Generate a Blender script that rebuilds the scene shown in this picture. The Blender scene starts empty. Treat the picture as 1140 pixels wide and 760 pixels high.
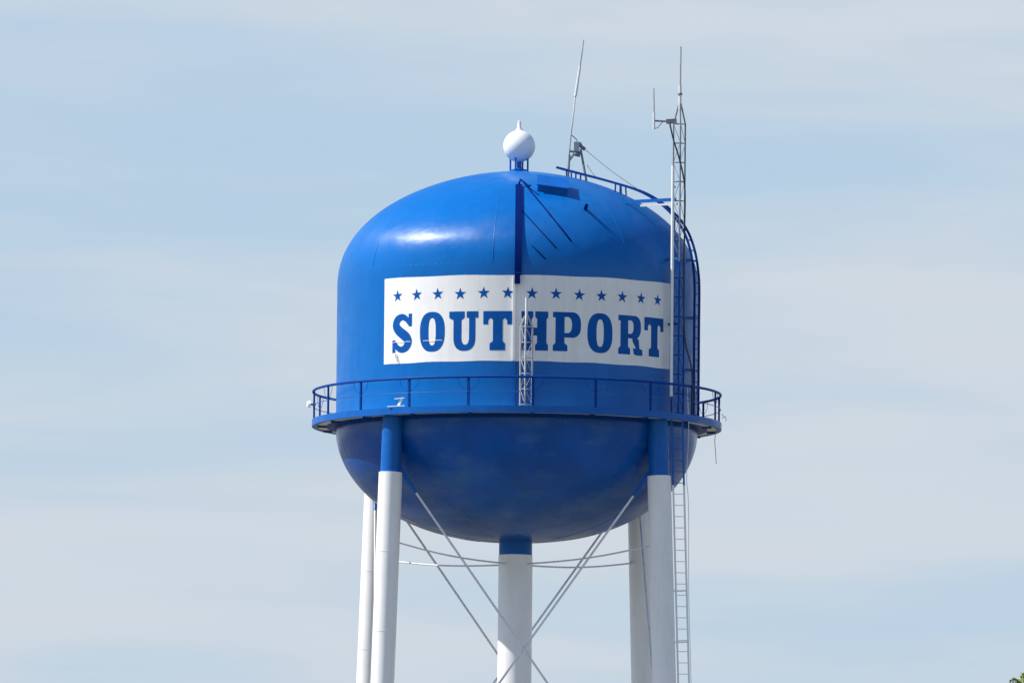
import bpy, bmesh, math, random
from mathutils import Vector, Matrix, Quaternion

R_ = math.radians
sc = bpy.context.scene
COL = sc.collection
random.seed(7)

# ------------------------------------------------------------------ camera
W_, H_ = 1140.0, 760.0
CAM = Vector((0.0, -400.0, 1.7))
REF = Vector((0.0, 0.0, 34.0))           # tower axis at the walkway
REFPX = (575.2, 477.0)
F_PX = 36.0 * (REF - CAM).length         # 36 px per metre at the tower
cam_d = bpy.data.cameras.new('camera')
cam = bpy.data.objects.new('camera', cam_d)
COL.objects.link(cam)
cam.location = CAM
q = (REF - CAM).to_track_quat('-Z', 'Y')
q = q @ Quaternion((0, 0, 1), 0.009)
q = q @ Quaternion((1, 0, 0), math.atan((REFPX[1] - H_ / 2) / F_PX))
q = q @ Quaternion((0, 1, 0), math.atan((REFPX[0] - W_ / 2) / F_PX))
cam.rotation_mode = 'QUATERNION'
cam.rotation_quaternion = q
cam_d.sensor_width = 36.0
cam_d.lens = F_PX / W_ * 36.0
cam_d.clip_start = 1.0
cam_d.clip_end = 20000.0
sc.camera = cam

# ------------------------------------------------------------------ sky and sun
SUN_EL = R_(47.5)
SUN_AZ = R_(5.0)                          # from due left, turned towards the camera
S = Vector((-math.cos(SUN_EL) * math.cos(SUN_AZ), -math.cos(SUN_EL) * math.sin(SUN_AZ), math.sin(SUN_EL)))
sun_d = bpy.data.lights.new('sun', 'SUN')
sun_d.energy = 5.0
sun_d.angle = R_(0.53)
sun_d.color = (1.0, 0.955, 0.89)
sun = bpy.data.objects.new('sun', sun_d)
COL.objects.link(sun)
sun.rotation_euler = S.to_track_quat('Z', 'Y').to_euler()
sun.location = (-60, -10, 90)

world = bpy.data.worlds.new('World')
sc.world = world
world.use_nodes = True
nt = world.node_tree
nt.nodes.clear()
N = nt.nodes.new
L = nt.links.new
out = N('ShaderNodeOutputWorld')
bg = N('ShaderNodeBackground')
bg.inputs['Strength'].default_value = 0.14
sky = N('ShaderNodeTexSky')
sky.sky_type = 'NISHITA'
sky.sun_disc = False
sky.sun_elevation = SUN_EL
sky.sun_rotation = math.atan2(S.x, S.y)
sky.altitude = 0
sky.air_density = 1.0
sky.dust_density = 0.6
sky.ozone_density = 5.0
tc = N('ShaderNodeTexCoord')
mp = N('ShaderNodeMapping')
mp.inputs['Scale'].default_value = (6, 6, 48)
mp.inputs['Location'].default_value = (3.1, 0.4, 1.75)
n1 = N('ShaderNodeTexNoise')
n1.inputs['Scale'].default_value = 1.6
n1.inputs['Detail'].default_value = 8
n1.inputs['Roughness'].default_value = 0.52
n1.inputs['Distortion'].default_value = 0.3
cr = N('ShaderNodeMapRange')
cr.interpolation_type = 'SMOOTHSTEP'
cr.inputs['From Min'].default_value = 0.36
cr.inputs['From Max'].default_value = 0.66
cr.inputs['To Min'].default_value = 0.0
cr.inputs['To Max'].default_value = 1.1
mx = N('ShaderNodeMix')
mx.data_type = 'RGBA'
mx.inputs['B'].default_value = (3.74, 4.11, 4.51, 1)     # thin high cloud
mxa = N('ShaderNodeMix')
mxa.data_type = 'RGBA'
mxa.inputs['B'].default_value = (2.78, 3.61, 4.48, 1)     # hazy blue between the clouds
sx = N('ShaderNodeSeparateXYZ')
hz = N('ShaderNodeMapRange')                            # haze thins out away from the horizon
hz.interpolation_type = 'SMOOTHSTEP'
hz.inputs['From Min'].default_value = 0.13
hz.inputs['From Max'].default_value = 0.36
hz.inputs['To Min'].default_value = 0.9
hz.inputs['To Max'].default_value = 0.0
cz = N('ShaderNodeMath')
cz.operation = 'MULTIPLY'
L(tc.outputs['Generated'], sx.inputs['Vector'])
L(sx.outputs['Z'], hz.inputs['Value'])
L(hz.outputs['Result'], mxa.inputs['Factor'])
L(hz.outputs['Result'], cz.inputs[1])
L(cr.outputs['Result'], cz.inputs[0])
L(tc.outputs['Generated'], mp.inputs['Vector'])
L(mp.outputs['Vector'], n1.inputs['Vector'])
lo = N('ShaderNodeMapRange')                            # more thin cloud low in the sky
lo.inputs['From Min'].default_value = 0.094
lo.inputs['From Max'].default_value = 0.066
lo.inputs['To Max'].default_value = 0.11
ad = N('ShaderNodeMath')
ad.operation = 'ADD'
L(sx.outputs['Z'], lo.inputs['Value'])
L(n1.outputs['Fac'], ad.inputs[0])
L(lo.outputs['Result'], ad.inputs[1])
L(ad.outputs['Value'], cr.inputs['Value'])
L(cz.outputs['Value'], mx.inputs['Factor'])
L(sky.outputs['Color'], mxa.inputs['A'])
L(mxa.outputs['Result'], mx.inputs['A'])
L(mx.outputs['Result'], bg.inputs['Color'])
L(bg.outputs['Background'], out.inputs['Surface'])

sc.view_settings.view_transform = 'Standard'
sc.view_settings.look = 'None'
sc.view_settings.gamma = 1.0
sc.view_settings.exposure = 0.27
sc.view_settings.use_curve_mapping = False
sc.cycles.max_bounces = 8

# ------------------------------------------------------------------ helpers
def at(px, py, d):
    """world point at photo pixel (px, py), d metres in front of the tower axis"""
    x = (px - REFPX[0] + 0.009 * (py - REFPX[1])) / 36.0
    z = 34.0 + (REFPX[1] - py - 2.9 * d + 0.009 * (px - REFPX[0])) / 35.88
    return Vector((x, -d, z))

def pol(r, deg, z):
    """deg measured from the side facing the camera, positive to the right"""
    a = R_(deg)
    return Vector((r * math.sin(a), -r * math.cos(a), z))

class BM:
    """thin wrapper so every shape lands in one bmesh"""
    def __init__(s):
        s.b = bmesh.new()
    def tube(s, pts, r, seg=8, mat=0, closed=False, r2=None):
        pts = [Vector(p) for p in pts]
        n = len(pts)
        rings = []
        up = None
        for i, p in enumerate(pts):
            if closed:
                t = (pts[(i + 1) % n] - pts[i - 1]).normalized()
            elif i == 0:
                t = (pts[1] - p).normalized()
            elif i == n - 1:
                t = (p - pts[i - 1]).normalized()
            else:
                t = (pts[i + 1] - pts[i - 1]).normalized()
            if up is None:
                up = Vector((0, 0, 1)) if abs(t.z) < 0.9 else Vector((0, 1, 0))
            a = (up - t * up.dot(t)).normalized()
            b = t.cross(a)
            up = a
            rr = r if r2 is None else r + (r2 - r) * i / (n - 1)
            rings.append([s.b.verts.new(p + a * rr * math.cos(2 * math.pi * k / seg) + b * rr * math.sin(2 * math.pi * k / seg)) for k in range(seg)])
        m = n if closed else n - 1
        for i in range(m):
            A, B = rings[i], rings[(i + 1) % n]
            for k in range(seg):
                f = s.b.faces.new((A[k], A[(k + 1) % seg], B[(k + 1) % seg], B[k]))
                f.material_index = mat
        if not closed:
            s.b.faces.new(rings[0][::-1]).material_index = mat
            s.b.faces.new(rings[-1]).material_index = mat
        return s
    def bar(s, p, q_, w, h, side=None, mat=0):
        p, q_ = Vector(p), Vector(q_)
        t = (q_ - p).normalized()
        sd = Vector(side) if side is not None else (Vector((0, 0, 1)) if abs(t.z) < .9 else Vector((1, 0, 0)))
        a = (sd - t * sd.dot(t)).normalized()
        b = t.cross(a)
        V = []
        for e in (p, q_):
            for (i, j) in ((-1, -1), (1, -1), (1, 1), (-1, 1)):
                V.append(s.b.verts.new(e + a * (i * w / 2) + b * (j * h / 2)))
        for f in ((3, 2, 1, 0), (4, 5, 6, 7), (0, 1, 5, 4), (1, 2, 6, 5), (2, 3, 7, 6), (3, 0, 4, 7)):
            s.b.faces.new([V[i] for i in f]).material_index = mat
        return s
    def lathe(s, prof, seg=96, mats=None, centre=(0, 0), close=False):
        """prof: list of (r, z)"""
        rings = []
        for (r, z) in prof:
            if r < 1e-5:
                rings.append([s.b.verts.new((centre[0], centre[1], z))])
            else:
                rings.append([s.b.verts.new((centre[0] + r * math.cos(2 * math.pi * k / seg), centre[1] + r * math.sin(2 * math.pi * k / seg), z)) for k in range(seg)])
        n = len(rings)
        for i in range(n if close else n - 1):
            A, B = rings[i], rings[(i + 1) % n]
            mi = mats[i] if mats else 0
            for k in range(seg):
                k2 = (k + 1) % seg
                if len(A) == 1 and len(B) == 1:
                    continue
                if len(A) == 1:
                    f = s.b.faces.new((A[0], B[k], B[k2]))
                elif len(B) == 1:
                    f = s.b.faces.new((A[k], A[k2], B[0]))
                else:
                    f = s.b.faces.new((A[k], A[k2], B[k2], B[k]))
                f.material_index = mi
        return s
    def sphere(s, c, r, u=24, v=16, sz=1.0):
        c = Vector(c)
        bmesh.ops.create_uvsphere(s.b, u_segments=u, v_segments=v, radius=r, matrix=Matrix.Translation(c) @ Matrix.Diagonal((1, 1, sz, 1)))
        return s
    def link(s, name, mats, parent=None, smooth=False, ang=None, recalc=True):
        me = bpy.data.meshes.new(name)
        if recalc:
            bmesh.ops.recalc_face_normals(s.b, faces=s.b.faces)
        s.b.to_mesh(me)
        s.b.free()
        for m in (mats if isinstance(mats, (list, tuple)) else [mats]):
            me.materials.append(m)
        if smooth:
            for p in me.polygons:
                p.use_smooth = True
            if ang:
                me.set_sharp_from_angle(angle=R_(ang))
        o = bpy.data.objects.new(name, me)
        COL.objects.link(o)
        if parent is not None:
            o.parent = parent
            off = Vector((0, 0, 0))
            p = parent
            while p is not None:
                off += Vector(p.location)
                p = p.parent
            o.location = -off            # meshes are modelled in world metres
        return o

def thing(name, loc, label, cat, group=None):
    o = bpy.data.objects.new(name, None)
    COL.objects.link(o)
    o.location = loc
    o.empty_display_size = 0.3
    return tag(o, label, cat, group)

def tag(o, label=None, cat=None, group=None, kind=None):
    if label: o['label'] = label
    if cat: o['category'] = cat
    if group: o['group'] = group
    if kind: o['kind'] = kind
    return o

# ------------------------------------------------------------------ materials
def paint(name, col, rough=0.3, var=0.10, nscale=1.2, bump=0.0, bscale=0.7, dirt_refl=None, dirt_refl_amt=0.0, coat=0.0, metal=0.0, rvar=0.1, spec=0.5, dscale=(2.6, 2.6, 0.35), aniso=0.0, d0=0.48, d1=0.75):
    m = bpy.data.materials.new(name)
    m.use_nodes = True
    t = m.node_tree
    b = t.nodes['Principled BSDF']
    tcn = t.nodes.new('ShaderNodeTexCoord')
    ns = t.nodes.new('ShaderNodeTexNoise')
    ns.inputs['Scale'].default_value = nscale
    ns.inputs['Detail'].default_value = 6
    ns.inputs['Roughness'].default_value = 0.6
    t.links.new(tcn.outputs['Object'], ns.inputs['Vector'])
    mr = t.nodes.new('ShaderNodeMapRange')
    mr.inputs['From Min'].default_value = 0.3
    mr.inputs['From Max'].default_value = 0.7
    mr.inputs['To Min'].default_value = 1 - var
    mr.inputs['To Max'].default_value = 1 + var
    t.links.new(ns.outputs['Fac'], mr.inputs['Value'])
    vm = t.nodes.new('ShaderNodeVectorMath')
    vm.operation = 'SCALE'
    vm.inputs[0].default_value = col
    t.links.new(mr.outputs['Result'], vm.inputs['Scale'])
    last = vm.outputs['Vector']
    if dirt_refl:
        # weathering streaks down the plates; on the bowl, painted pale reflections
        mpp = t.nodes.new('ShaderNodeMapping')
        mpp.inputs['Scale'].default_value = dscale
        t.links.new(tcn.outputs['Object'], mpp.inputs['Vector'])
        n2 = t.nodes.new('ShaderNodeTexNoise')
        n2.inputs['Scale'].default_value = 1.5
        n2.inputs['Detail'].default_value = 8
        n2.inputs['Roughness'].default_value = 0.65
        t.links.new(mpp.outputs['Vector'], n2.inputs['Vector'])
        r2 = t.nodes.new('ShaderNodeMapRange')
        r2.inputs['From Min'].default_value = d0
        r2.inputs['From Max'].default_value = d1
        r2.inputs['To Max'].default_value = dirt_refl_amt
        t.links.new(n2.outputs['Fac'], r2.inputs['Value'])
        mm = t.nodes.new('ShaderNodeMix')
        mm.data_type = 'RGBA'
        mm.inputs['B'].default_value = (*dirt_refl, 1)
        t.links.new(r2.outputs['Result'], mm.inputs['Factor'])
        t.links.new(last, mm.inputs['A'])
        last = mm.outputs['Result']
    t.links.new(last, b.inputs['Base Color'])
    rr = t.nodes.new('ShaderNodeMapRange')
    rr.inputs['From Min'].default_value = 0.3
    rr.inputs['From Max'].default_value = 0.7
    rr.inputs['To Min'].default_value = max(0.03, rough - rvar)
    rr.inputs['To Max'].default_value = rough + rvar
    n3 = t.nodes.new('ShaderNodeTexNoise')
    n3.inputs['Scale'].default_value = nscale * 1.7
    n3.inputs['Detail'].default_value = 5
    t.links.new(tcn.outputs['Object'], n3.inputs['Vector'])
    t.links.new(n3.outputs['Fac'], rr.inputs['Value'])
    t.links.new(rr.outputs['Result'], b.inputs['Roughness'])
    b.inputs['Coat Weight'].default_value = coat
    b.inputs['Coat Roughness'].default_value = 0.12
    b.inputs['Metallic'].default_value = metal
    b.inputs['Specular IOR Level'].default_value = spec
    if aniso:
        b.inputs['Anisotropic'].default_value = aniso
        b.inputs['Anisotropic Rotation'].default_value = ANISO_ROT
        tg = t.nodes.new('ShaderNodeTangent')
        tg.direction_type = 'RADIAL'
        tg.axis = 'Z'
        t.links.new(tg.outputs['Tangent'], b.inputs['Tangent'])
    if bump:
        n4 = t.nodes.new('ShaderNodeTexNoise')
        n4.inputs['Scale'].default_value = bscale
        n4.inputs['Detail'].default_value = 3
        n4.inputs['Roughness'].default_value = 0.45
        t.links.new(tcn.outputs['Object'], n4.inputs['Vector'])
        bp = t.nodes.new('ShaderNodeBump')
        bp.inputs['Strength'].default_value = 1.0
        bp.inputs['Distance'].default_value = bump
        t.links.new(n4.outputs['Fac'], bp.inputs['Height'])
        t.links.new(bp.outputs['Normal'], b.inputs['Normal'])
    return m

ANISO_ROT = 0.0                           # rolled on round the tank
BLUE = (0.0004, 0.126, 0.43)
M_tank = paint('blue_tank_paint', BLUE, rough=0.35, var=0.05, nscale=1.0, bump=0.05, bscale=0.7, dirt_refl=(0.003, 0.085, 0.36), dirt_refl_amt=0.4, rvar=0.06, spec=0.25, aniso=0.66)
M_bowl = paint('bowl_reflection_paint', (0.0004, 0.080, 0.38), rough=0.30, var=0.25, nscale=0.55, bump=0.02, bscale=0.6, dirt_refl=(0.07, 0.17, 0.36), dirt_refl_amt=0.65, dscale=(0.36, 0.36, 0.8), d0=0.49, d1=0.72, rvar=0.10, spec=0.25)  # pale blotches are cloudy reflections painted into the bowl's blue
M_blue = paint('blue_trim_paint', (0.0005, 0.105, 0.42), rough=0.4, var=0.1, nscale=3, spec=0.25)
M_rail = paint('deep_blue_rail_paint', (0.0008, 0.05, 0.28), rough=0.5, var=0.15, nscale=3, spec=0.1)
M_navy = paint('dark_navy_rubber', (0.0005, 0.012, 0.12), rough=0.7, var=0.15, nscale=4, spec=0.04)
M_letter = paint('blue_sign_paint', (0.0005, 0.088, 0.36), rough=0.5, var=0.12, nscale=3, spec=0.12)
M_white = paint('white_paint', (0.84, 0.84, 0.83), rough=0.4, var=0.03, nscale=1.5, dirt_refl=(0.66, 0.63, 0.58), dirt_refl_amt=0.35)
M_sign = paint('white_sign_paint', (0.82, 0.82, 0.81), rough=0.5, var=0.04, nscale=1.2, dirt_refl=(0.64, 0.62, 0.58), dirt_refl_amt=0.45)
M_galv = paint('galvanised_steel', (0.42, 0.43, 0.44), rough=0.5, var=0.2, nscale=8, metal=0.3)
M_dark = paint('weathered_dark_steel', (0.20, 0.21, 0.23), rough=0.55, var=0.3, nscale=8, metal=0.2)
M_rod = paint('grey_rod_paint', (0.72, 0.73, 0.75), rough=0.5, var=0.12, nscale=5)
M_whip = paint('grey_whip', (0.40, 0.41, 0.42), rough=0.5, var=0.15, nscale=6)
M_fibre = paint('fibreglass', (0.68, 0.69, 0.69), rough=0.5, var=0.06, nscale=6)
M_under = paint('pale_primer', (0.74, 0.71, 0.68), rough=0.7, var=0.1, nscale=2, dirt_refl=(0.35, 0.32, 0.3), dirt_refl_amt=0.5)
M_box = paint('grey_box_paint', (0.28, 0.31, 0.33), rough=0.5, var=0.1, nscale=8)
M_cable = paint('black_cable', (0.03, 0.03, 0.035), rough=0.6, var=0.1, nscale=8)

def ground_mat():
    m = bpy.data.materials.new('dry_grass_and_sand')
    m.use_nodes = True
    t = m.node_tree
    b = t.nodes['Principled BSDF']
    b.inputs['Roughness'].default_value = 0.95
    tcn = t.nodes.new('ShaderNodeTexCoord')
    ns = t.nodes.new('ShaderNodeTexNoise')
    ns.inputs['Scale'].default_value = 0.035
    ns.inputs['Detail'].default_value = 10
    ns.inputs['Roughness'].default_value = 0.65
    t.links.new(tcn.outputs['Object'], ns.inputs['Vector'])
    r = t.nodes.new('ShaderNodeValToRGB')
    r.color_ramp.elements[0].position = 0.4
    r.color_ramp.elements[0].color = (0.05, 0.07, 0.025, 1)
    r.color_ramp.elements[1].position = 0.6
    r.color_ramp.elements[1].color = (0.29, 0.235, 0.18, 1)
    t.links.new(ns.outputs['Fac'], r.inputs['Fac'])
    t.links.new(r.outputs['Color'], b.inputs['Base Color'])
    return m

# ------------------------------------------------------------------ ground
g = BM()
bmesh.ops.create_circle(g.b, cap_ends=True, segments=128, radius=9000)
tag(g.link('ground', ground_mat(), recalc=False), kind='structure')

# ------------------------------------------------------------------ water tower
RT = 5.592                                # tank radius
ZD, CD = 38.32, 3.65                      # dome springing, height
ZW = 33.90                                # bowl springing
CB = 3.42

def dome_z(r):
    return ZD + CD * max(0.0, 1 - (r / RT) ** 1.8) ** (1 / 2.2)

def dome_slope_normal(r, az):
    e = 0.01
    s = (dome_z(r + e) - dome_z(r - e)) / (2 * e)
    n2 = Vector((-s, 1.0)).normalized()
    a = R_(az)
    return Vector((n2.x * math.sin(a), -n2.x * math.cos(a), n2.y))

tower = thing('water_tower', (0, 0, 0), 'bright blue water tower with white legs and the word SOUTHPORT on its tank', 'water tower')

prof = []
for i in range(0, 61):                    # bowl, bottom to springing
    t = math.sin(math.pi / 2 * i / 60)
    prof.append((RT * t, ZW - CB * max(0.0, 1 - t ** 2.3) ** (1 / 1.9)))
for i in range(1, 21):
    prof.append((RT, ZW + (ZD - ZW) * i / 20))
for i in range(59, -1, -1):
    t = math.sin(math.pi / 2 * i / 60)
    prof.append((RT * t, dome_z(RT * t)))
prof[0] = (0.0, prof[0][1]); prof[-1] = (0.0, prof[-1][1])
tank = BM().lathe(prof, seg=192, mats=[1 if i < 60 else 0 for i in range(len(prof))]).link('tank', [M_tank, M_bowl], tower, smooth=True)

# weld seams between the shell plates
for z in (36.27, 38.62):
    r = RT if z < ZD else RT * (1 - ((z - ZD) / CD) ** 2.2) ** (1 / 1.8)
    BM().tube([pol(r - .0125, 360 * i / 160, z) for i in range(160)], .014, 8, closed=True).link('weld_seam', M_tank, tank, smooth=True)
for k in range(8):
    az = -8 + 45 * k
    pts = [pol(r, az, dome_z(r) - .0135) for r in [1.4 + (RT - .03 - 1.4) * math.sin(math.pi / 2 * i / 40) for i in range(41)]]
    pts += [pol(RT - .0135, az, 38.0)]
    BM().tube(pts, .0155, 8).link('weld_seam', M_tank, tank, smooth=True)
for k in range(8):
    az = 14.5 + 45 * k
    pts = [pol(RT * t - .012, az, ZW + .008 * (1 - t) - CB * max(0.0, 1 - t ** 2.3) ** (1 / 1.9)) for t in [math.sin(math.pi / 2 * (.15 + .84 * i / 30)) for i in range(31)]]
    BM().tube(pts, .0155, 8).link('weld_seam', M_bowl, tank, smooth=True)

# ---- painted sign: white panel, letters and stars lie on the wall
def wrap(u, z, off):
    a = u / RT
    r = RT + off
    return Vector((r * math.sin(a), -r * math.cos(a), z))

sg = BM()
u0, u1, z0, z1 = R_(-46.9) * RT, R_(56.6) * RT, 35.62, 38.25
nu, nz = 120, 4
rnd = random.Random(3)
jb = [.008 * math.sin(i * .31 + 1) + rnd.uniform(-.002, .002) for i in range(nu + 1)]
jt = [.008 * math.sin(i * .23) + rnd.uniform(-.002, .002) for i in range(nu + 1)]
gv = [[sg.b.verts.new(wrap(u0 + (u1 - u0) * i / nu, z0 + jb[i] + (z1 + jt[i] - z0 - jb[i]) * j / nz, 0.005)) for j in range(nz + 1)] for i in range(nu + 1)]
for i in range(nu):
    for j in range(nz):
        sg.b.faces.new((gv[i][j], gv[i + 1][j], gv[i + 1][j + 1], gv[i][j + 1]))
sign = sg.link('painted_sign', M_sign, tower, smooth=True, recalc=False)

def sdf_mesh(f, w, h, uc, zb, off, cell=0.0125):
    """clip the region f<0 out of a grid and wrap it on the tank wall"""
    b = BM()
    nx, ny = int(w / cell) + 3, int(h / cell) + 3
    val = [[f((i - 1) * cell, (j - 1) * cell) for j in range(ny + 1)] for i in range(nx + 1)]
    cache = {}
    def vtx(key, x, y):
        v = cache.get(key)
        if v is None:
            v = cache[key] = b.b.verts.new(wrap(uc + x, zb + y, off))
        return v
    for i in range(nx):
        for j in range(ny):
            cs = [(i, j), (i + 1, j), (i + 1, j + 1), (i, j + 1)]
            vs = [val[a][c] for a, c in cs]
            if min(vs) >= 0:
                continue
            poly = []
            for k in range(4):
                (a, c), (a2, c2) = cs[k], cs[(k + 1) % 4]
                va, vb = vs[k], vs[(k + 1) % 4]
                if va < 0:
                    poly.append(vtx((a, c), (a - 1) * cell, (c - 1) * cell))
                if (va < 0) != (vb < 0):
                    t = va / (va - vb)
                    key = tuple(sorted(((a, c), (a2, c2))))
                    poly.append(vtx(('e',) + key, (a - 1 + (a2 - a) * t) * cell, (c - 1 + (c2 - c) * t) * cell))
            if len(poly) >= 3 and len(set(poly)) == len(poly):
                try:
                    b.b.faces.new(poly)
                except ValueError:
                    pass
    return b

def box(x, y, a, b, c, d):
    return max(a - x, x - b, c - y, y - d)
def sup(x, y, cx, cy, rx, ry, n):
    return ((abs((x - cx) / rx) ** n + abs((y - cy) / ry) ** n) ** (1 / n) - 1) * min(rx, ry)
def poly(x, y, pts):                      # convex polygon, counter-clockwise
    m = -9
    for k in range(len(pts)):
        (ax, ay), (bx_, by_) = pts[k], pts[(k + 1) % len(pts)]
        l = math.hypot(bx_ - ax, by_ - ay)
        m = max(m, ((by_ - ay) * (x - ax) - (bx_ - ax) * (y - ay)) / l)
    return m
def catmull(P, n=8):
    o = []
    for i in range(len(P) - 1):
        p0, p1, p2, p3 = P[max(i - 1, 0)], P[i], P[i + 1], P[min(i + 2, len(P) - 1)]
        for k in range(n):
            t = k / n
            o.append(tuple(0.5 * (2 * b + (c - a) * t + (2 * a - 5 * b + 4 * c - d) * t * t + (3 * b - a - 3 * c + d) * t ** 3) for a, b, c, d in zip(p0, p1, p2, p3)))
    o.append(tuple(P[-1]))
    return o
S_path = catmull([(.66, .90, .06), (.56, 1.03, .085), (.40, 1.095, .10), (.22, 1.02, .125), (.155, .85, .14), (.25, .70, .15), (.42, .575, .155), (.57, .46, .155), (.635, .31, .14), (.55, .155, .12), (.38, .095, .095), (.22, .16, .085), (.13, .30, .055)])
def f_S(x, y):
    m = 9
    for (a, b) in zip(S_path, S_path[1:]):
        dx, dy = b[0] - a[0], b[1] - a[1]
        l2 = dx * dx + dy * dy
        t = min(1, max(0, ((x - a[0]) * dx + (y - a[1]) * dy) / l2))
        m = min(m, math.hypot(x - a[0] - dx * t, y - a[1] - dy * t) - (a[2] + (b[2] - a[2]) * t))
    return min(m, box(x, y, .645, .775, .80, 1.19), box(x, y, .005, .135, .01, .40))
def f_O(x, y):
    return max(sup(x, y, .43, .6, .43, .61, 2.5), -sup(x, y, .43, .6, .125, .42, 2.6))
def f_U(x, y):
    body = max(max(.14 - x, x - .84, y - 1.2), -box(x, y, .40, .64, .40, 1.3))
    body = max(body, -sup(x, y, .52, .42, .12, .24, 2.4) if y < .42 else -9, sup(x, y, .49, .42, .35, .43, 2.5) if y < .42 else -9)
    return min(body, box(x, y, 0, .50, 1.0, 1.2), box(x, y, .56, .93, 1.0, 1.2), poly(x, y, [(.14, .93), (.40, .93), (.50, 1.0), (.0, 1.0)]))
def f_T(x, y):
    w = .89
    return min(box(x, y, 0, w, .985, 1.2), box(x, y, 0, .155, .79, 1.2), box(x, y, w - .155, w, .79, 1.2), box(x, y, .30, .60, 0, 1.2),
               box(x, y, .20, .68, 0, .205), poly(x, y, [(.20, .205), (.68, .205), (.60, .28), (.30, .28)]), poly(x, y, [(.30, .93), (.60, .93), (.66, .985), (.24, .985)]),
               poly(x, y, [(.155, .92), (.22, .985), (.10, .985), (.1, .92)]), poly(x, y, [(w - .155, .92), (w - .1, .92), (w - .1, .985), (w - .22, .985)]))
def stem(x, y, a, b, s0, s1):
    return min(box(x, y, a, b, 0, 1.2), box(x, y, s0, s1, 0, .17), box(x, y, s0, s1, 1.03, 1.2),
               poly(x, y, [(s0, .17), (s1, .17), (b, .24), (a, .24)]), poly(x, y, [(a, .96), (b, .96), (s1, 1.03), (s0, 1.03)]))
def f_H(x, y):
    return min(stem(x, y, .05, .31, 0, .36), stem(x, y, .48, .77, .42, .82), box(x, y, .2, .6, .46, .70))
def f_P(x, y):
    bowl = max(box(x, y, .2, .9, .42, 1.2), sup(x, y, .52, .81, .37, .40, 2.7) if x > .52 else -9)
    bowl = max(bowl, -max(box(x, y, .365, .60, .56, 1.05), sup(x, y, .44, .805, .16, .25, 2.4) if x > .44 else -9))
    st = min(box(x, y, .08, .365, 0, 1.2), box(x, y, 0, .46, 0, .17), poly(x, y, [(0, .17), (.46, .17), (.365, .25), (.08, .25)]), box(x, y, 0, .3, 1.03, 1.2))
    return min(st, bowl)
def f_R(x, y):
    bowl = max(box(x, y, .2, .9, .50, 1.2), sup(x, y, .52, .85, .36, .36, 2.7) if x > .52 else -9)
    bowl = max(bowl, -max(box(x, y, .37, .60, .64, 1.05), sup(x, y, .44, .845, .14, .21, 2.4) if x > .44 else -9))
    st = min(box(x, y, .08, .37, 0, 1.2), box(x, y, 0, .45, 0, .17), poly(x, y, [(0, .17), (.45, .17), (.37, .25), (.08, .25)]), box(x, y, 0, .3, 1.03, 1.2))
    leg = min(poly(x, y, [(.56, .16), (.83, .12), (.80, .45), (.70, .56), (.45, .56), (.54, .42)]), poly(x, y, [(.60, .02), (.70, -.01), (.95, -.01), (.95, .17), (.83, .2), (.56, .2)]))
    return min(st, bowl, leg)

ZL = 35.945
for ch, f, a0, a1 in (('S', f_S, -43.2, -35.2), ('O', f_O, -32.2, -23.4), ('U', f_U, -21.9, -12.4), ('T', f_T, -10.8, -1.7), ('H', f_H, 1.2, 9.6),
                      ('P', f_P, 11.1, 20.3), ('O', f_O, 22.4, 31.2), ('R', f_R, 33.4, 42.9), ('T', f_T, 43.9, 53.0)):
    sdf_mesh(f, .96, 1.23, R_(a0) * RT, ZL, 0.010).link('letter', M_letter, sign, recalc=False)

def star_pts(r, ri, a0=math.pi / 2):
    return [((r if k % 2 == 0 else ri) * math.cos(a0 + math.pi * k / 5), (r if k % 2 == 0 else ri) * math.sin(a0 + math.pi * k / 5)) for k in range(10)]
srnd = random.Random(5)
for k in range(13):
    b = BM()
    uc = R_(-41.1 + 7.59 * k) * RT
    zc = 37.69 + srnd.uniform(-.012, .012)
    P = star_pts(0.195, 0.078, math.pi / 2 + srnd.uniform(-.08, .08))
    c = b.b.verts.new(wrap(uc, zc, .010))
    vs = [b.b.verts.new(wrap(uc + x, zc + y, .010)) for x, y in P]
    for i in range(10):
        b.b.faces.new((c, vs[i], vs[(i + 1) % 10]))
    b.link('star', M_letter, sign, recalc=False)

# weld bead that shows as a pale scratch across the first letters
for a0, a1 in ((-43.0, -35.5), (-31.0, -24.0)):
    pts = [pol(RT + .010, a0 + (a1 - a0) * i / 10, 36.27 + .012 * math.sin(i)) for i in range(11)]
    BM().tube(pts, .009, 6).link('weld_bead', M_sign, sign, smooth=True)

# upright strip added proud of the wall to cast the hard edge of shade
b = BM()
b.bar(pol(RT + .03, -1.15, 35.64), pol(RT + .03, -1.15, 38.22), .07, .085, side=(1, 0, 0))
b.link('shade_strip', M_sign, sign)
b = BM()
b.bar(pol(RT + .03, -.9, 34.2), pol(RT + .03, -.9, 35.60), .07, .085, side=(1, 0, 0))
b.link('shade_strip', M_blue, tank)

# ---- dark channel running up the front of the dome
pts = []
for i in range(33):
    r = 3.42 + (RT - 3.42) * math.sin(math.pi / 2 * i / 32)
    n = dome_slope_normal(min(r, RT - .02), 0)
    p = pol(r, 0, dome_z(min(r, RT)))
    pts.append(p + n * 0.03)
pts.append(Vector((0, -RT - .07, 38.27)))
b = BM()
for p, q_ in zip(pts, pts[1:]):
    b.bar(p, q_ + (q_ - p) * .02, .205, .07, side=(1, 0, 0))
ch_ = b.link('cable_channel', M_navy, tower)
b = BM()
b.bar((-.02, -RT - .09, 38.27), (-.02, -RT - .09, 37.98), .17, .16, side=(1, 0, 0))
b.link('channel_foot', M_navy, ch_)
b = BM()
pb = pts[0]
b.tube([pb + Vector((0, 0, .02)), pb + Vector((.05, -.05, .18)), pb + Vector((.2, -.1, .05)), pb + Vector((.3, -.3, -.05)), pb + Vector((.35, -.55, -.06))], .03, 8)
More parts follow.
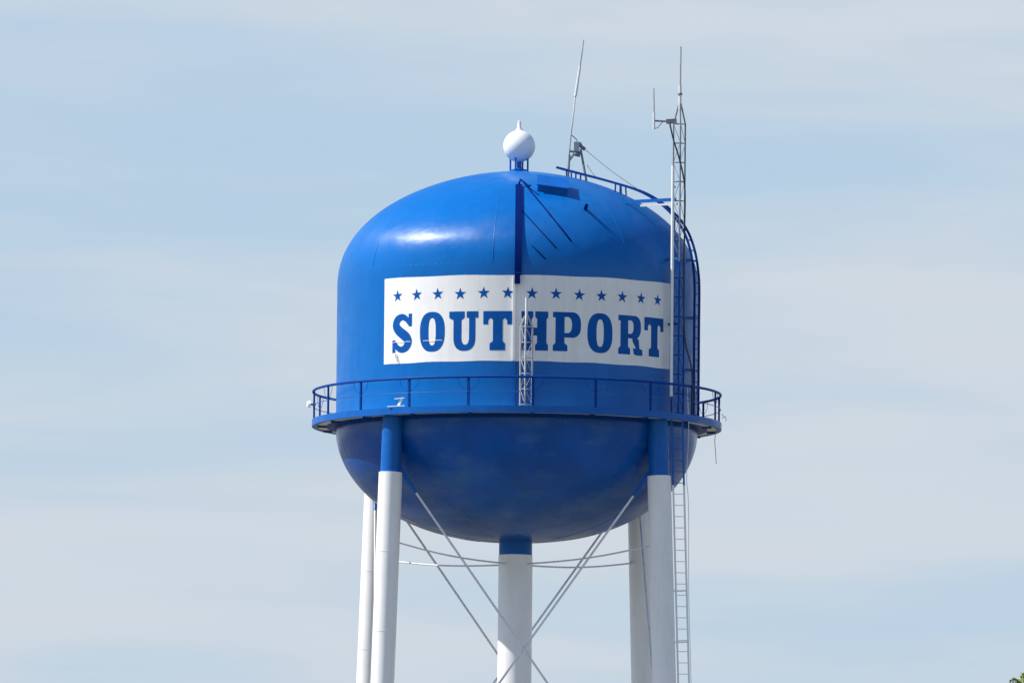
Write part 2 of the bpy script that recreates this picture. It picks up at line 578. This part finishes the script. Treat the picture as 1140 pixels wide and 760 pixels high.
b.link('channel_bracket', M_navy, ch_, smooth=True)

def dome_point(az, r):
    return pol(r, az, dome_z(r))
def dome_px(px, py, off=0.0):
    """point on the front of the dome seen at photo pixel (px, py)"""
    lo, hi = 0.0, RT
    for _ in range(50):
        d = (lo + hi) / 2
        p = at(px, py, d)
        r = math.hypot(p.x, d)
        if r < RT and dome_z(r) > p.z:
            lo = d
        else:
            hi = d
    p = at(px, py, lo)
    r = min(math.hypot(p.x, lo), RT - .03)
    az = math.degrees(math.atan2(p.x, lo))
    return p + dome_slope_normal(r, az) * off, az, r
# slim navy lines laid slantwise on the dome
for pts in (((584, 207), (588, 211), (591, 216), (600, 227), (612, 242), (624, 257), (635, 271)), ((580, 236), (588, 245), (598, 256), (608, 267), (619, 279)), ((592, 276), (599, 283), (607, 291))):
    BM().tube([dome_px(x, y, .012)[0] for x, y in pts], .026 if len(pts) > 5 else .018, 6).link('roof_line', M_navy, tower, smooth=True)
p, az, r = dome_px(651, 235)
d = (Vector((0, -1, 0)) * .9 + dome_slope_normal(r, az) * .35).normalized()
BM().tube([p - d * .05, p + d * .36], .055, 8).link('lug', M_navy, tower, smooth=True, ang=40)

# ---- roof hatch
hp = dome_point(17.0, 3.5)
hn = dome_slope_normal(3.5, 17.0)
b = BM()
t1 = Vector((1, 0, 0)) - hn * hn.x
t1.normalize()
t2 = hn.cross(t1)
b.bar(hp - hn * .2, hp + hn * .17, .92, .78, side=t1)
hatch = b.link('roof_hatch', M_blue, tower)
b = BM()
b.bar(hp + hn * .172, hp + hn * .22, 1.0, .88, side=t1)
b.link('hatch_lid', M_blue, hatch)
# ---- ball vent on top
bc = at(576, 162.3, 0)
bc.x = 0.0
b = BM()
pr = []
for i in range(0, 25):
    a = -math.pi / 2 + math.pi * i / 24
    pr.append((.495 * math.cos(a), bc.z + .495 * math.sin(a)))
pr[0] = (0, pr[0][1])
pr = pr[:-2] + [(.12, bc.z + .50), (.062, bc.z + .56), (.05, bc.z + .78), (0.0, bc.z + .80)]
ball = b.lathe(pr, 40).link('ball_vent', M_white, tower, smooth=True, ang=60)
za = dome_z(0)
BM().lathe([(0, za - .02), (.30, za - .02), (.30, za + .05), (.14, za + .10), (.075, za + .13), (.075, bc.z - .40), (0, bc.z - .40)], 24).link('vent_pipe', M_blue, ball, smooth=True, ang=35)
for k in range(4):
    p = pol(.29, 68 + 90 * k, dome_z(.29) - .03)
    BM().tube([p, (p.x, p.y, bc.z - .36)], .03, 8).link('support_leg', M_blue, ball)

# ---- legs, riser, bracing
ALPHA = 48.7
def leg_r(z):
    return 5.82 + (32.28 - z) * 0.0437
RB, RW, ZBRK = .312, .362, 32.27
def leg_axis(az, z):
    return pol(leg_r(z), az, z)
legs = []
for k, az in enumerate((ALPHA - 90, ALPHA, ALPHA + 90, ALPHA + 180)):
    top, brk, bot = leg_axis(0, 33.98), leg_axis(0, ZBRK), leg_axis(0, 0.5)
    if k == 0:
        b = BM()
        zs = [0.5 + (ZBRK - 0.5) * i / 13 for i in range(14)]
        b.tube([leg_axis(0, z) for z in zs], RW, 40)
        white = b.link('leg', M_white, tower, smooth=True, ang=40)
        b = BM()
        b.tube([leg_axis(0, ZBRK - .3), top], RB, 40)
        collar = b.link('leg_collar', M_blue, white, smooth=True, ang=40)
        weld = [BM().tube([leg_axis(0, z - .012), leg_axis(0, z + .012)], RW + .006, 40).link('weld_ring', M_white, white, smooth=True, ang=40) for z in zs[1:-1]]
        b = BM()
        ft = leg_axis(0, 0)
        b.lathe([(0, .65), (.75, .65), (.8, .6), (.8, -.3), (0, -.3)], 32, centre=(ft.x, ft.y))
        foot = b.link('concrete_footing', M_under, white, smooth=True, ang=40)
        proto = (white, [collar, foot] + weld)
        white.rotation_euler.z = R_(az)
    else:
        w = proto[0].copy(); COL.objects.link(w); w.parent = tower
        w.rotation_euler.z = R_(az)
        for c in proto[1]:
            c2 = c.copy(); COL.objects.link(c2); c2.parent = w

riser = BM().lathe([(0, -.2), (.527, -.2), (.527, 30.08), (0, 30.08)], 48).link('riser_pipe', M_white, tower, smooth=True, ang=40)
BM().lathe([(.50, 30.0), (.512, 30.082), (.512, 30.75), (.40, 30.75)], 48).link('riser_collar', M_blue, riser, smooth=True, ang=40)

AZ = [ALPHA - 90, ALPHA, ALPHA + 90, ALPHA + 180]
zt = [32.75, 20.4, 9.2]
for lev in range(2):
    zb = zt[lev + 1]
    zT = zt[lev] if lev == 0 else zt[lev] - .15
    for k in range(4):
        for (a, c) in ((AZ[k], AZ[(k + 1) % 4]), (AZ[(k + 1) % 4], AZ[k])):
            p, q_ = leg_axis(a, zT), leg_axis(c, zb + .15)
            t = (q_ - p).normalized()
            # the two rods of a panel pass each other side by side
            n = Vector((t.y, -t.x, 0)).normalized() * .045
            p = p + t * .37 + n
            q_ = q_ - t * .37 + n
            m = p + t * .95
            rod = BM().tube([m, q_], .034, 10).link('brace_rod', M_rod, tower, smooth=True, ang=40)
            if lev == 0:
                BM().tube([p, p + t * .60, m + t * .02], .07, 10, r2=.046).link('clevis', M_blue, rod, smooth=True, ang=40)
            else:
                BM().tube([p, m + t * .02], .06, 10).link('clevis', M_white, rod, smooth=True, ang=40)
for lev in (1, 2):
    for k in range(4):
        p, q_ = leg_axis(AZ[k], zt[lev]), leg_axis(AZ[(k + 1) % 4], zt[lev])
        t = (q_ - p).normalized()
        BM().tube([p + t * .3, q_ - t * .3], .14, 16).link('strut', M_white, tower, smooth=True, ang=40)
# riser tie rods
zr_ = 29.80
for k in range(4):
    q_ = leg_axis(AZ[k], zr_ + .37)
    d = Vector((q_.x, q_.y, 0)).normalized()
    p0 = d * .50 + Vector((0, 0, zr_))
    p1 = q_ - d * (RW - .02)
    ptsr = [p0.lerp(p1, i / 8) - Vector((0, 0, .10 * math.sin(math.pi * i / 8))) for i in range(9)]
    tr = BM().tube(ptsr, .026, 8).link('tie_rod', M_rod, tower, smooth=True)
    BM().tube([p1 - d * .08, p1 + d * .05], .085, 10).link('clamp', M_rod, tr, smooth=True, ang=40)

# ---- walkway and railing
RO = 6.335
zd = 34.16
prof = [(RT + .002, 34.012), (RT + .002, zd), (RO - .018, zd), (RO - .018, 34.012)]
walk = BM().lathe(prof, 120, close=True).link('walkway', [M_under], tower)
prof = [(RO - .16, 33.998), (RO, 33.998), (RO, 34.20), (RO - .014, 34.20), (RO - .014, 34.009), (RO - .16, 34.009)]
BM().lathe(prof, 120, close=True).link('fascia', M_blue, walk, smooth=True, ang=30)
prof = [(RT + .004, 33.90), (RT + .02, 33.90), (RT + .02, 33.990), (RT + .30, 33.990), (RT + .30, 34.006), (RT + .004, 34.006)]
BM().lathe(prof, 120, close=True).link('support_ring', M_rail, walk, smooth=True, ang=30)
RR, ZR = 6.30, 35.08
n_ = 120
BM().tube([pol(RR, 360 * i / n_, ZR) for i in range(n_)], .040, 10, closed=True).link('top_rail', M_rail, walk, smooth=True)
BM().tube([pol(RR, 360 * i / n_, 34.63) for i in range(n_)], .012, 8, closed=True).link('mid_rail', M_blue, walk, smooth=True)
for k in range(20):
    az = 4.4 + 18 * k
    b = BM()
    p0, p1 = pol(RR - .012, az, 34.03), pol(RR - .012, az, ZR - .01)
    rad = pol(1, az, 0)
    b.bar(p0, p1, .085, .012, side=pol(1, az + 90, 0))
    b.bar(p0 - rad * .006 + pol(.03, az + 90, 0), p1 - rad * .006 + pol(.03, az + 90, 0), .06, .01, side=rad)
    for s in (-1, 1):
        arc = [pol(RR - .012, az + s * (2.9 * math.sin(math.pi / 2 * i / 8) + .15), 34.70 + .36 * (1 - math.cos(math.pi / 2 * i / 8))) for i in range(9)]
        b.tube(arc, .007, 6)
    b.link('post', M_rail, walk)
    b = BM()
    b.bar(pol(RT + .303, az, 33.965), pol(RO - .163, az, 33.975), .06, .06)
    b.link('joist', M_rail, walk)

# ---- ladder on the tank, curving over the dome
AL = 70.0
def lad_pt(px, py):
    for _ in range(1):
        r = (px - 576.6) / 36 / math.sin(R_(AL))
        return r, at(px, py, r * math.cos(R_(AL))).z
raw = [lad_pt(*p) for p in ((621, 187), (645, 193.5), (678, 202.5), (712, 213.5), (735, 227), (752, 243), (763, 260), (770, 280), (773.5, 300), (775, 320))]
raw = [(r, z) for r, z in raw] + [(raw[-1][0], z) for z in (37, 36, 35, 34.3)]
cur = catmull(raw, 24)
tan = pol(1, AL + 90, 0)
ladder = None
rails = []
for s in (-1, 1):
    rp = [pol(r, AL, z) + tan * (.22 * s) for r, z in cur]
    b = BM()
    for p, q_ in zip(rp, rp[1:]):
        tt = (q_ - p).normalized()
        b.bar(p - tt * .006, q_ + tt * .006, .075, .022, side=pol(1, AL, .6))
    rails.append(b)
ladder = rails[0].link('tank_ladder', M_rail, tower)
rails[1].link('ladder_rail', M_rail, ladder)
acc = 0.0
for (r, z), (r2, z2) in zip(cur, cur[1:]):
    l = math.hypot(r2 - r, z2 - z)
    while acc < l:
        t = acc / l
        p = pol(r + (r2 - r) * t, AL, z + (z2 - z) * t)
        BM().tube([p - tan * .21, p + tan * .21], .018, 6).link('rung', M_rail, ladder)
        acc += .34
    acc -= l
for (r, z) in ((1.65, None), (1.95, None), (3.25, None), (3.45, None), (5.2, None), (RT, 39.1), (RT, 37.3), (RT, 35.7)):
    # stand-offs from the shell out to the rails
    if z is None:
        base = pol(r, AL, dome_z(r))
        top = min((pol(a, AL, b_) for a, b_ in cur), key=lambda v: abs(math.hypot(v.x, v.y) - r) + (9 if v.z < base.z else 0))
    else:
        rr = min(r, RT * (1 - max(0, (z - ZD) / CD) ** 2.2) ** (1 / 1.8)) if z > ZD else RT
        base = pol(rr - .02, AL, z)
        top = min((pol(a, AL, b_) for a, b_ in cur), key=lambda v: abs(v.z - z) + (9 if math.hypot(v.x, v.y) < rr else 0))
    b = BM()
    for s in (-1, 1):
        b.bar(base + tan * .22 * s, top + tan * .22 * s, .06, .03, side=tan)
    b.link('standoff', M_rail, ladder)

# ---- ladder down the right front leg
def legl(z, s):
    p = leg_axis(ALPHA, z)
    e = Vector((math.cos(R_(8)), math.sin(R_(8)), 0))
    return p + e * (.43 + (.335 if s else 0.0)) + Vector((0, -.05, 0))
zs = [33.9 + (.6 - 33.9) * i / 6 for i in range(7)]
lb = BM()
lb.bar(legl(32.0, 0), legl(.6, 0), .06, .025, side=(1, 0, 0))
legladder = lb.link('leg_ladder', M_white, tower)
lb = BM(); lb.bar(legl(32.0, 1), legl(.6, 1), .06, .025, side=(1, 0, 0)); lb.link('ladder_rail', M_white, legladder)
for s in (0, 1):
    lb = BM(); lb.bar(legl(34.15, s), legl(32.003, s), .06, .025, side=(1, 0, 0)); lb.link('ladder_rail', M_blue, legladder)
z = 33.8
while z > 1:
    BM().tube([legl(z, 0), legl(z, 1)], .012, 6).link('rung', M_white if z < 32 else M_blue, legladder)
    z -= .345
z = 30.3
z = 28.75
while z > 1:
    b = BM()
    p = leg_axis(ALPHA, z) + Vector((.05, -.30, 0))
    b.bar(p, legl(z, 0) + Vector((0, -.03, 0)), .05, .03)
    b.bar(legl(z, 0) + Vector((0, -.03, 0)), legl(z + .02, 1) + Vector((0, -.03, 0)), .05, .03)
    b.link('ladder_bracket', M_white, legladder)
    z -= 1.57

# ------------------------------------------------------------------ lattice masts
def lattice(root, base, top_z, width, pitch, apex_h, m_leg, m_br, rl, rb, rot=0.0, m_low=None, z_low=None):
    """triangular lattice of three pipes with zig-zag bracing, drawn together to an apex"""
    rad = width / math.sqrt(3)
    C = [Vector((rad * math.sin(R_(rot + 120 * k)), -rad * math.cos(R_(rot + 120 * k)), 0)) for k in range(3)]
    zs_ = top_z - apex_h
    for k in range(3):
        b = BM()
        pts = [base + C[k], Vector((base.x, base.y, zs_)) + C[k], Vector((base.x, base.y, top_z)) + C[k] * .18]
        if m_low:
            mid = Vector((base.x, base.y, z_low)) + C[k]
            b.tube([pts[0], mid], rl, 8, mat=1)
            b.tube([mid, pts[1], pts[2]], rl, 8)
            b.link('mast_leg', [m_leg, m_low], root, smooth=True, ang=50)
        else:
            b.tube(pts, rl, 8)
            b.link('mast_leg', m_leg, root, smooth=True, ang=50)
    for k in range(3):
        b = BM()
        A, B_ = C[k], C[(k + 1) % 3]
        nb = max(1, round((zs_ - base.z - .1) / pitch))
        st_ = (zs_ - base.z - .1) / nb
        for i in range(nb + 1):
            z = base.z + .1 + st_ * i
            o0 = Vector((base.x, base.y, z)); o1 = Vector((base.x, base.y, z + st_))
            mi = 1 if (m_low and z < z_low) else 0
            b.tube([o0 + A, o0 + B_], rb, 6, mat=mi)
            if i < nb and k != 1:
                b.tube([o0 + (A if i % 2 else B_), o1 + (B_ if i % 2 else A)], rb * .8, 6, mat=mi)
        b.link('bracing', [m_br, m_low] if m_low else m_br, root)

MX, MD = 4.93, 3.34
mast = thing('lattice_mast', (MX, -MD, zd), 'tall thin lattice antenna mast rising above the right side of the tank', 'antenna mast')
lattice(mast, Vector((MX, -MD, zd)), 43.78, .36, .60, .62, M_dark, M_dark, .024, .010, rot=5, m_low=M_rail, z_low=38.9)
b = BM()
b.tube([(MX, -MD, 43.6), (MX, -MD, 44.35)], .048, 10)
wb = b.link('antenna_base', M_fibre, mast, smooth=True, ang=40)
BM().tube([(MX, -MD, 44.34), (MX + .01, -MD, 45.55)], .030, 8, r2=.024).link('whip', M_whip, wb, smooth=True, ang=40)
BM().tube([(MX, -MD, 44.05), (MX, -MD, 44.11)], .075, 10).link('clamp', M_dark, wb, smooth=True, ang=40)
# side arm with a short whip
za_ = at(738, 138, MD).z
xa = at(727, 138, MD).x
b = BM()
b.tube([(MX - .12, -MD - .1, za_), (xa, -MD - .1, za_ + .02)], .028, 8)
arm = b.link('side_arm', M_dark, mast, smooth=True, ang=40)
b = BM(); b.bar((MX - .42, -MD - .1, za_), (MX - .10, -MD - .1, za_ + .02), .14, .12); b.link('arm_clamp', M_dark, arm)
b = BM()
b.tube([(xa, -MD - .1, za_ - .24), (xa, -MD - .1, za_ + .28)], .036, 8)
b.link('antenna_base', M_fibre, arm, smooth=True, ang=40)
BM().tube([(xa, -MD - .1, za_ + .27), (xa - .015, -MD - .1, za_ + 1.02)], .024, 8, r2=.02).link('whip', M_whip, arm, smooth=True, ang=40)
b = BM()
b.tube([(xa, -MD - .1, za_ - .22), (xa + .12, -MD - .14, za_ - .2), (xa + .24, -MD - .12, za_ - .04), (xa + .3, -MD - .1, za_ - .0)], .011, 6)
b.link('jumper_cable', M_cable, arm)
# feed line running down the mast
b = BM()
cp = [(MX - .32, -MD - .16, za_ - .02), (MX - .20, -MD - .2, za_ - .55), (MX + .0, -MD - .22, za_ - 1.2), (MX + .16, -MD - .2, za_ - 2.0), (MX + .17, -MD - .15, za_ - 3.2), (MX + .15, -MD - .14, 38.5),
      (MX + .17, -MD - .14, 37.2), (MX + .22, -MD - .14, 36.4), (MX + .42, -MD - .1, 35.6), (MX + .45, -MD + .0, 34.5), (MX + .43, -MD + .02, zd)]
b.tube(catmull(cp, 6), .028, 6)
b.link('feed_line', M_cable, mast, smooth=True)
# brace from dome to mast
db = Vector((3.30, -2.46, dome_z(math.hypot(3.30, 2.46)) - .03))
b = BM()
zb_ = at(720, 225, 2.9).z
b.bar(Vector((3.30, -2.46, zb_)), Vector((MX - .1, -MD - .06, zb_)), .10, .05)
b.link('dome_brace', M_blue, mast)
b = BM()
b.bar(Vector((3.75, -2.55, zb_ - .12)), Vector((MX - .05, -MD + .12, zb_ - .12)), .06, .04)
b.link('dome_brace', M_fibre, mast)
for z in (39.0, 37.0):
    b = BM()
    r = RT - .05 if z < ZD else RT - .1
    b.bar(pol(r, 56, z), Vector((MX, -MD, z)), .08, .05)
    b.link('wall_brace', M_blue, mast)

# white pipe beside the mast
px_ = at(747, 300, 3.5)
cond = BM().tube([(px_.x, -3.52, 34.75), (px_.x, -3.52, 41.85)], .048, 12)
cond = cond.link('conduit_pipe', M_white, None, smooth=True, ang=40)
tag(cond, 'slim white vertical pipe left of the tall lattice mast on the tank wall', 'pipe')
b = BM()
for z in (35.6, 37.6, 39.6, 41.2):
    b.bar((px_.x, -3.52, z), (MX - .12, -MD - .1, z), .04, .04)
b.link('pipe_clip', M_blue, cond)

# small lattice mast on the walkway, front
FX, FD = .265, 5.98
fm = thing('short_mast', (FX, -FD, zd), 'short pale lattice antenna mast standing on the walkway before the letter H', 'antenna mast')
lattice(fm, Vector((FX, -FD, zd)), 36.98, .36, .46, .34, M_galv, M_galv, .030, .012, rot=-6)
pole = BM().tube([(FX, -FD, 36.7), (FX, -FD, 37.53)], .042, 10).link('top_pole', M_fibre, fm, smooth=True, ang=40)
b = BM()
b.bar((FX, -FD, 36.90), (FX, -FD, 37.0), .12, .12)
b.link('apex_collar', M_galv, fm)
b = BM()
b.bar((FX, -FD, zd), (FX, -FD, zd + .02), .48, .48)
b.link('base_plate', M_blue, fm)

# tilted whip antenna on top of the dome
AD = .55
wh = thing('tilted_whip', at(633, 190, AD), 'tall leaning whip antenna with grey bracket on top of the dome', 'antenna')
base = at(632.5, 186, AD)
b = BM()
b.tube([at(633.2, 181, AD), at(634.2, 165, AD), at(635.6, 150, AD), at(640.7, 106, AD)], .023, 8)
w1 = b.link('whip', M_whip, wh, smooth=True)
b = BM(); b.tube([at(640.6, 107, AD), at(643.2, 90, AD), at(645.8, 73, AD)], .046, 8, r2=.036); b.link('whip_sleeve', M_fibre, w1, smooth=True, ang=40)
b = BM(); b.tube([at(645.7, 74, AD), at(648, 58, AD), at(649.8, 44, AD)], .026, 8, r2=.018); b.link('whip_tip', M_whip, w1, smooth=True, ang=40)
b = BM()
z_d = dome_z(1.7)
b.tube([Vector((base.x, -AD, dome_z(math.hypot(base.x, AD)) - .03)), at(634, 172, AD)], .035, 8)
b.tube([at(633.5, 179, AD), at(641, 169, AD)], .035, 8)
b.tube([at(634, 168, AD), at(646, 170, AD)], .04, 8)
st = b.link('mount_post', M_dark, wh)
p2 = at(653, 196, AD); 
b = BM(); b.tube([at(646.5, 166, AD), Vector((p2.x, -AD, dome_z(math.hypot(p2.x, AD)) - .02))], .035, 8); b.link('mount_leg', M_dark, st)
b = BM()
c = at(642, 163.5, AD)
b.bar(c - Vector((0, .0, .15)), c + Vector((0, 0, .15)), .17, .15, side=(1, 0, 0))
b.link('junction_box', M_box, wh)
b = BM()
b.tube([at(645, 158.5, AD), at(647, 163, AD), at(651.5, 166.5, AD)], .055, 8)
b.tube([at(641.5, 157.5, AD), at(642, 161, AD)], .04, 8)
b.tube([at(639, 170.5, AD), at(646, 172.5, AD)], .075, 8)
b.link('bracket', M_dark, wh, smooth=True)
b = BM()
b.tube([at(635.6, 150, AD), at(639, 152.5, AD), at(643, 156.5, AD)], .014, 6)
b.link('upper_stay', M_dark, wh)
# stay wire from the whip's mount to the ladder
wires = (((652, 167), (712, 212.5), 1.3), ((653.5, 183.5), (666, 199), .75))
b = BM()
for (a, c, dd) in wires:
    p, q_ = at(a[0], a[1], AD), at(c[0], c[1], dd)
    b.tube([p.lerp(q_, i / 6) - Vector((0, 0, .05 * math.sin(math.pi * i / 6))) for i in range(7)], .010, 6)
b.link('stay_wire', M_dark, wh)

# small round lamp on the left end of the rail
lp = at(344.8, 450, .4)
lamp = thing('rail_lamp', lp + Vector((.1, 0, -.1)), 'small round white lamp clamped outside the left end of the railing', 'lamp')
b = BM()
d = Vector((-1, -.25, 0)).normalized()
b.tube([lp - d * .02, lp + d * .05, lp + d * .07], .11, 20, r2=.085)
b.link('lamp_head', M_white, lamp, smooth=True, ang=40)
b = BM()
b.tube([lp, lp - d * .20], .03, 8)
b.tube([lp - d * .14 + Vector((0, 0, -.15)), lp - d * .14 + Vector((0, 0, .12))], .025, 8)
b.link('lamp_bracket', M_blue, lamp)

# pale cleat clamped between two posts at the front left
b = BM()
cd_ = math.sqrt(RR * RR - 3.7 * 3.7) + .02
b.bar(at(441, 444.2, cd_), at(452, 443.0, cd_ + .12), .022, .03)
b.bar(at(433, 452.6, cd_ - .10), at(452, 451.6, cd_ + .12), .02, .03)
b.bar(at(445, 451.8, cd_), at(449, 444.0, cd_ + .05), .07, .02)
tag(b.link('rail_cleat', M_white), 'small white cleat of two bars and a slant between railing posts, front left', 'cleat')

# loose cable hanging from the right end of the walkway
hc = [at(796, 483, .6), at(795.4, 492, .6), at(796.2, 502, .6), at(797, 516, .6)]
b = BM(); b.tube(catmull(hc, 5), .011, 6)
tag(b.link('hanging_cable', M_dark), 'thin dark cable hanging loose below the right end of the walkway', 'cable')
# short wire ends at the railing
b = BM()
p = at(803.5, 465, .3)
b.tube([p, p + Vector((.12, 0, .03)), p + Vector((.13, 0, -.10))], .010, 6)
b.tube([p + Vector((-.02, 0, .12)), p + Vector((.10, 0, .02))], .008, 6)
tag(b.link('wire_stub', M_dark), 'short bent wire ends sticking out from the right end of the railing', 'wire')
# cables down beside the leg ladder
b = BM()
cc = [at(763.5, 432, 3.3), at(765, 480, 3.5), at(762.5, 530, 3.8), at(764.5, 560, 3.9), at(764.5, 640, 4.1), at(765.5, 700, 4.2), Vector((5.62, -4.5, 20.0)), Vector((6.1, -4.8, 8.0)), Vector((6.3, -4.9, 0.0))]
b.tube(catmull(cc, 6), .012, 6)
tag(b.link('down_cable', M_rod), 'thin pale cable running down beside the ladder on the right leg', 'cable')
# little twisted bracket at the lower left corner of the sign
b = BM()
q0 = [wrap(R_(-41.6) * RT + x, z_, .05) for x, z_ in ((0, 35.92), (.05, 35.78), (.02, 35.80), (.10, 35.66))]
b.tube(q0, .012, 6)
b.tube([wrap(R_(-41.6) * RT + x, z_, .04) for x, z_ in ((.03, 35.92), (.12, 35.70))], .010, 6)
tag(b.link('wire_bracket', M_galv), 'small bent wire bracket hanging below the letter S on the white sign', 'bracket')

# ------------------------------------------------------------------ tree
def leaf_mat():
    m = bpy.data.materials.new('leaf_green')
    m.use_nodes = True
    t = m.node_tree
    b = t.nodes['Principled BSDF']
    b.inputs['Roughness'].default_value = 0.5
    oi = t.nodes.new('ShaderNodeNewGeometry')
    r = t.nodes.new('ShaderNodeValToRGB')
    r.color_ramp.elements[0].color = (0.10, 0.16, 0.02, 1)
    r.color_ramp.elements[1].color = (0.30, 0.36, 0.05, 1)
    t.links.new(oi.outputs['Random Per Island'], r.inputs['Fac'])
    t.links.new(r.outputs['Color'], b.inputs['Base Color'])
    b.inputs['Transmission Weight'].default_value = 0.0
    return m
M_leaf = leaf_mat()
M_bark = paint('bark', (0.12, 0.09, 0.065), rough=0.9, var=0.4, nscale=5)
D_T = 200.0
def tree_at(px, py):
    """point 200 m from the camera seen at photo pixel"""
    a = at(px, py, 0.0) 
    return CAM + (a - CAM) * (D_T / 400.0)
top = tree_at(1139.5, 750.5)
tb = tree_at(1129.5, 756)
tx, ty = top.x + 1.1, top.y
tree = thing('oak_tree', (tx, ty, 0), 'green leafy tree whose top just shows in the bottom right corner', 'tree')
b = BM()
b.tube([(tx, ty, -.2), (tx + .1, ty, 2.5), (tx - .1, ty + .1, 5.5), (tx, ty, 8.5), (tx + .1, ty, 11.5)], .30, 12, r2=.06)
rt = random.Random(11)
cl = []
for k in range(46):
    z = rt.uniform(4.5, 12.9)
    lim = 4.2 * math.sqrt(max(.02, 1 - ((z - 7.6) / 6.2) ** 2))
    a = rt.uniform(0, 2 * math.pi)
    r = lim * math.sqrt(rt.uniform(.15, 1))
    c = Vector((tx + r * math.cos(a), ty + r * math.sin(a), z))
    cl.append((c, rt.uniform(.5, .95)))
    s0 = Vector((tx, ty, max(2.5, z - r * .7 - .6)))
    b.tube([s0, s0.lerp(c, .5) + Vector((0, 0, -.15)), c], .055, 6, r2=.015)
for c, rr in ((Vector((top.x + .03, top.y, top.z - .02)), .10), (Vector((tb.x + .0, tb.y + .1, tb.z - .02)), .085), (Vector((top.x - .05, top.y, top.z - .25)), .13), (Vector((tb.x + .02, tb.y, tb.z - .25)), .13), (Vector((top.x + .5, top.y, top.z - .1)), .3)):
    cl.append((c, rr))
    b.tube([Vector((tx + .1, ty, 11.5)), c], .03, 6, r2=.006)
b.link('trunk', M_bark, tree, smooth=True)
b = BM()
for c, rr in cl:
    n = int(300 * max(rr, .35) ** 1.5) if rr > .2 else 16
    for _ in range(n):
        v = Vector((rt.gauss(0, 1), rt.gauss(0, 1), rt.gauss(0, 1))).normalized() * rr * rt.uniform(.3, 1) ** .5
        v.z *= .75
        p = c + v
        d1 = Vector((rt.gauss(0, 1), rt.gauss(0, 1), rt.gauss(0, .6))).normalized()
        d2 = d1.cross(Vector((rt.gauss(0, 1), rt.gauss(0, 1), rt.gauss(0, 1)))).normalized()
        l, w = rt.uniform(.05, .09), rt.uniform(.022, .035)
        if rr > .2:
            l *= 1.8; w *= 1.8
        vs = [b.b.verts.new(x) for x in (p - d1 * l, p + d2 * w, p + d1 * l, p - d2 * w)]
        b.b.faces.new(vs)
b.link('crown', M_leaf, tree, recalc=False)
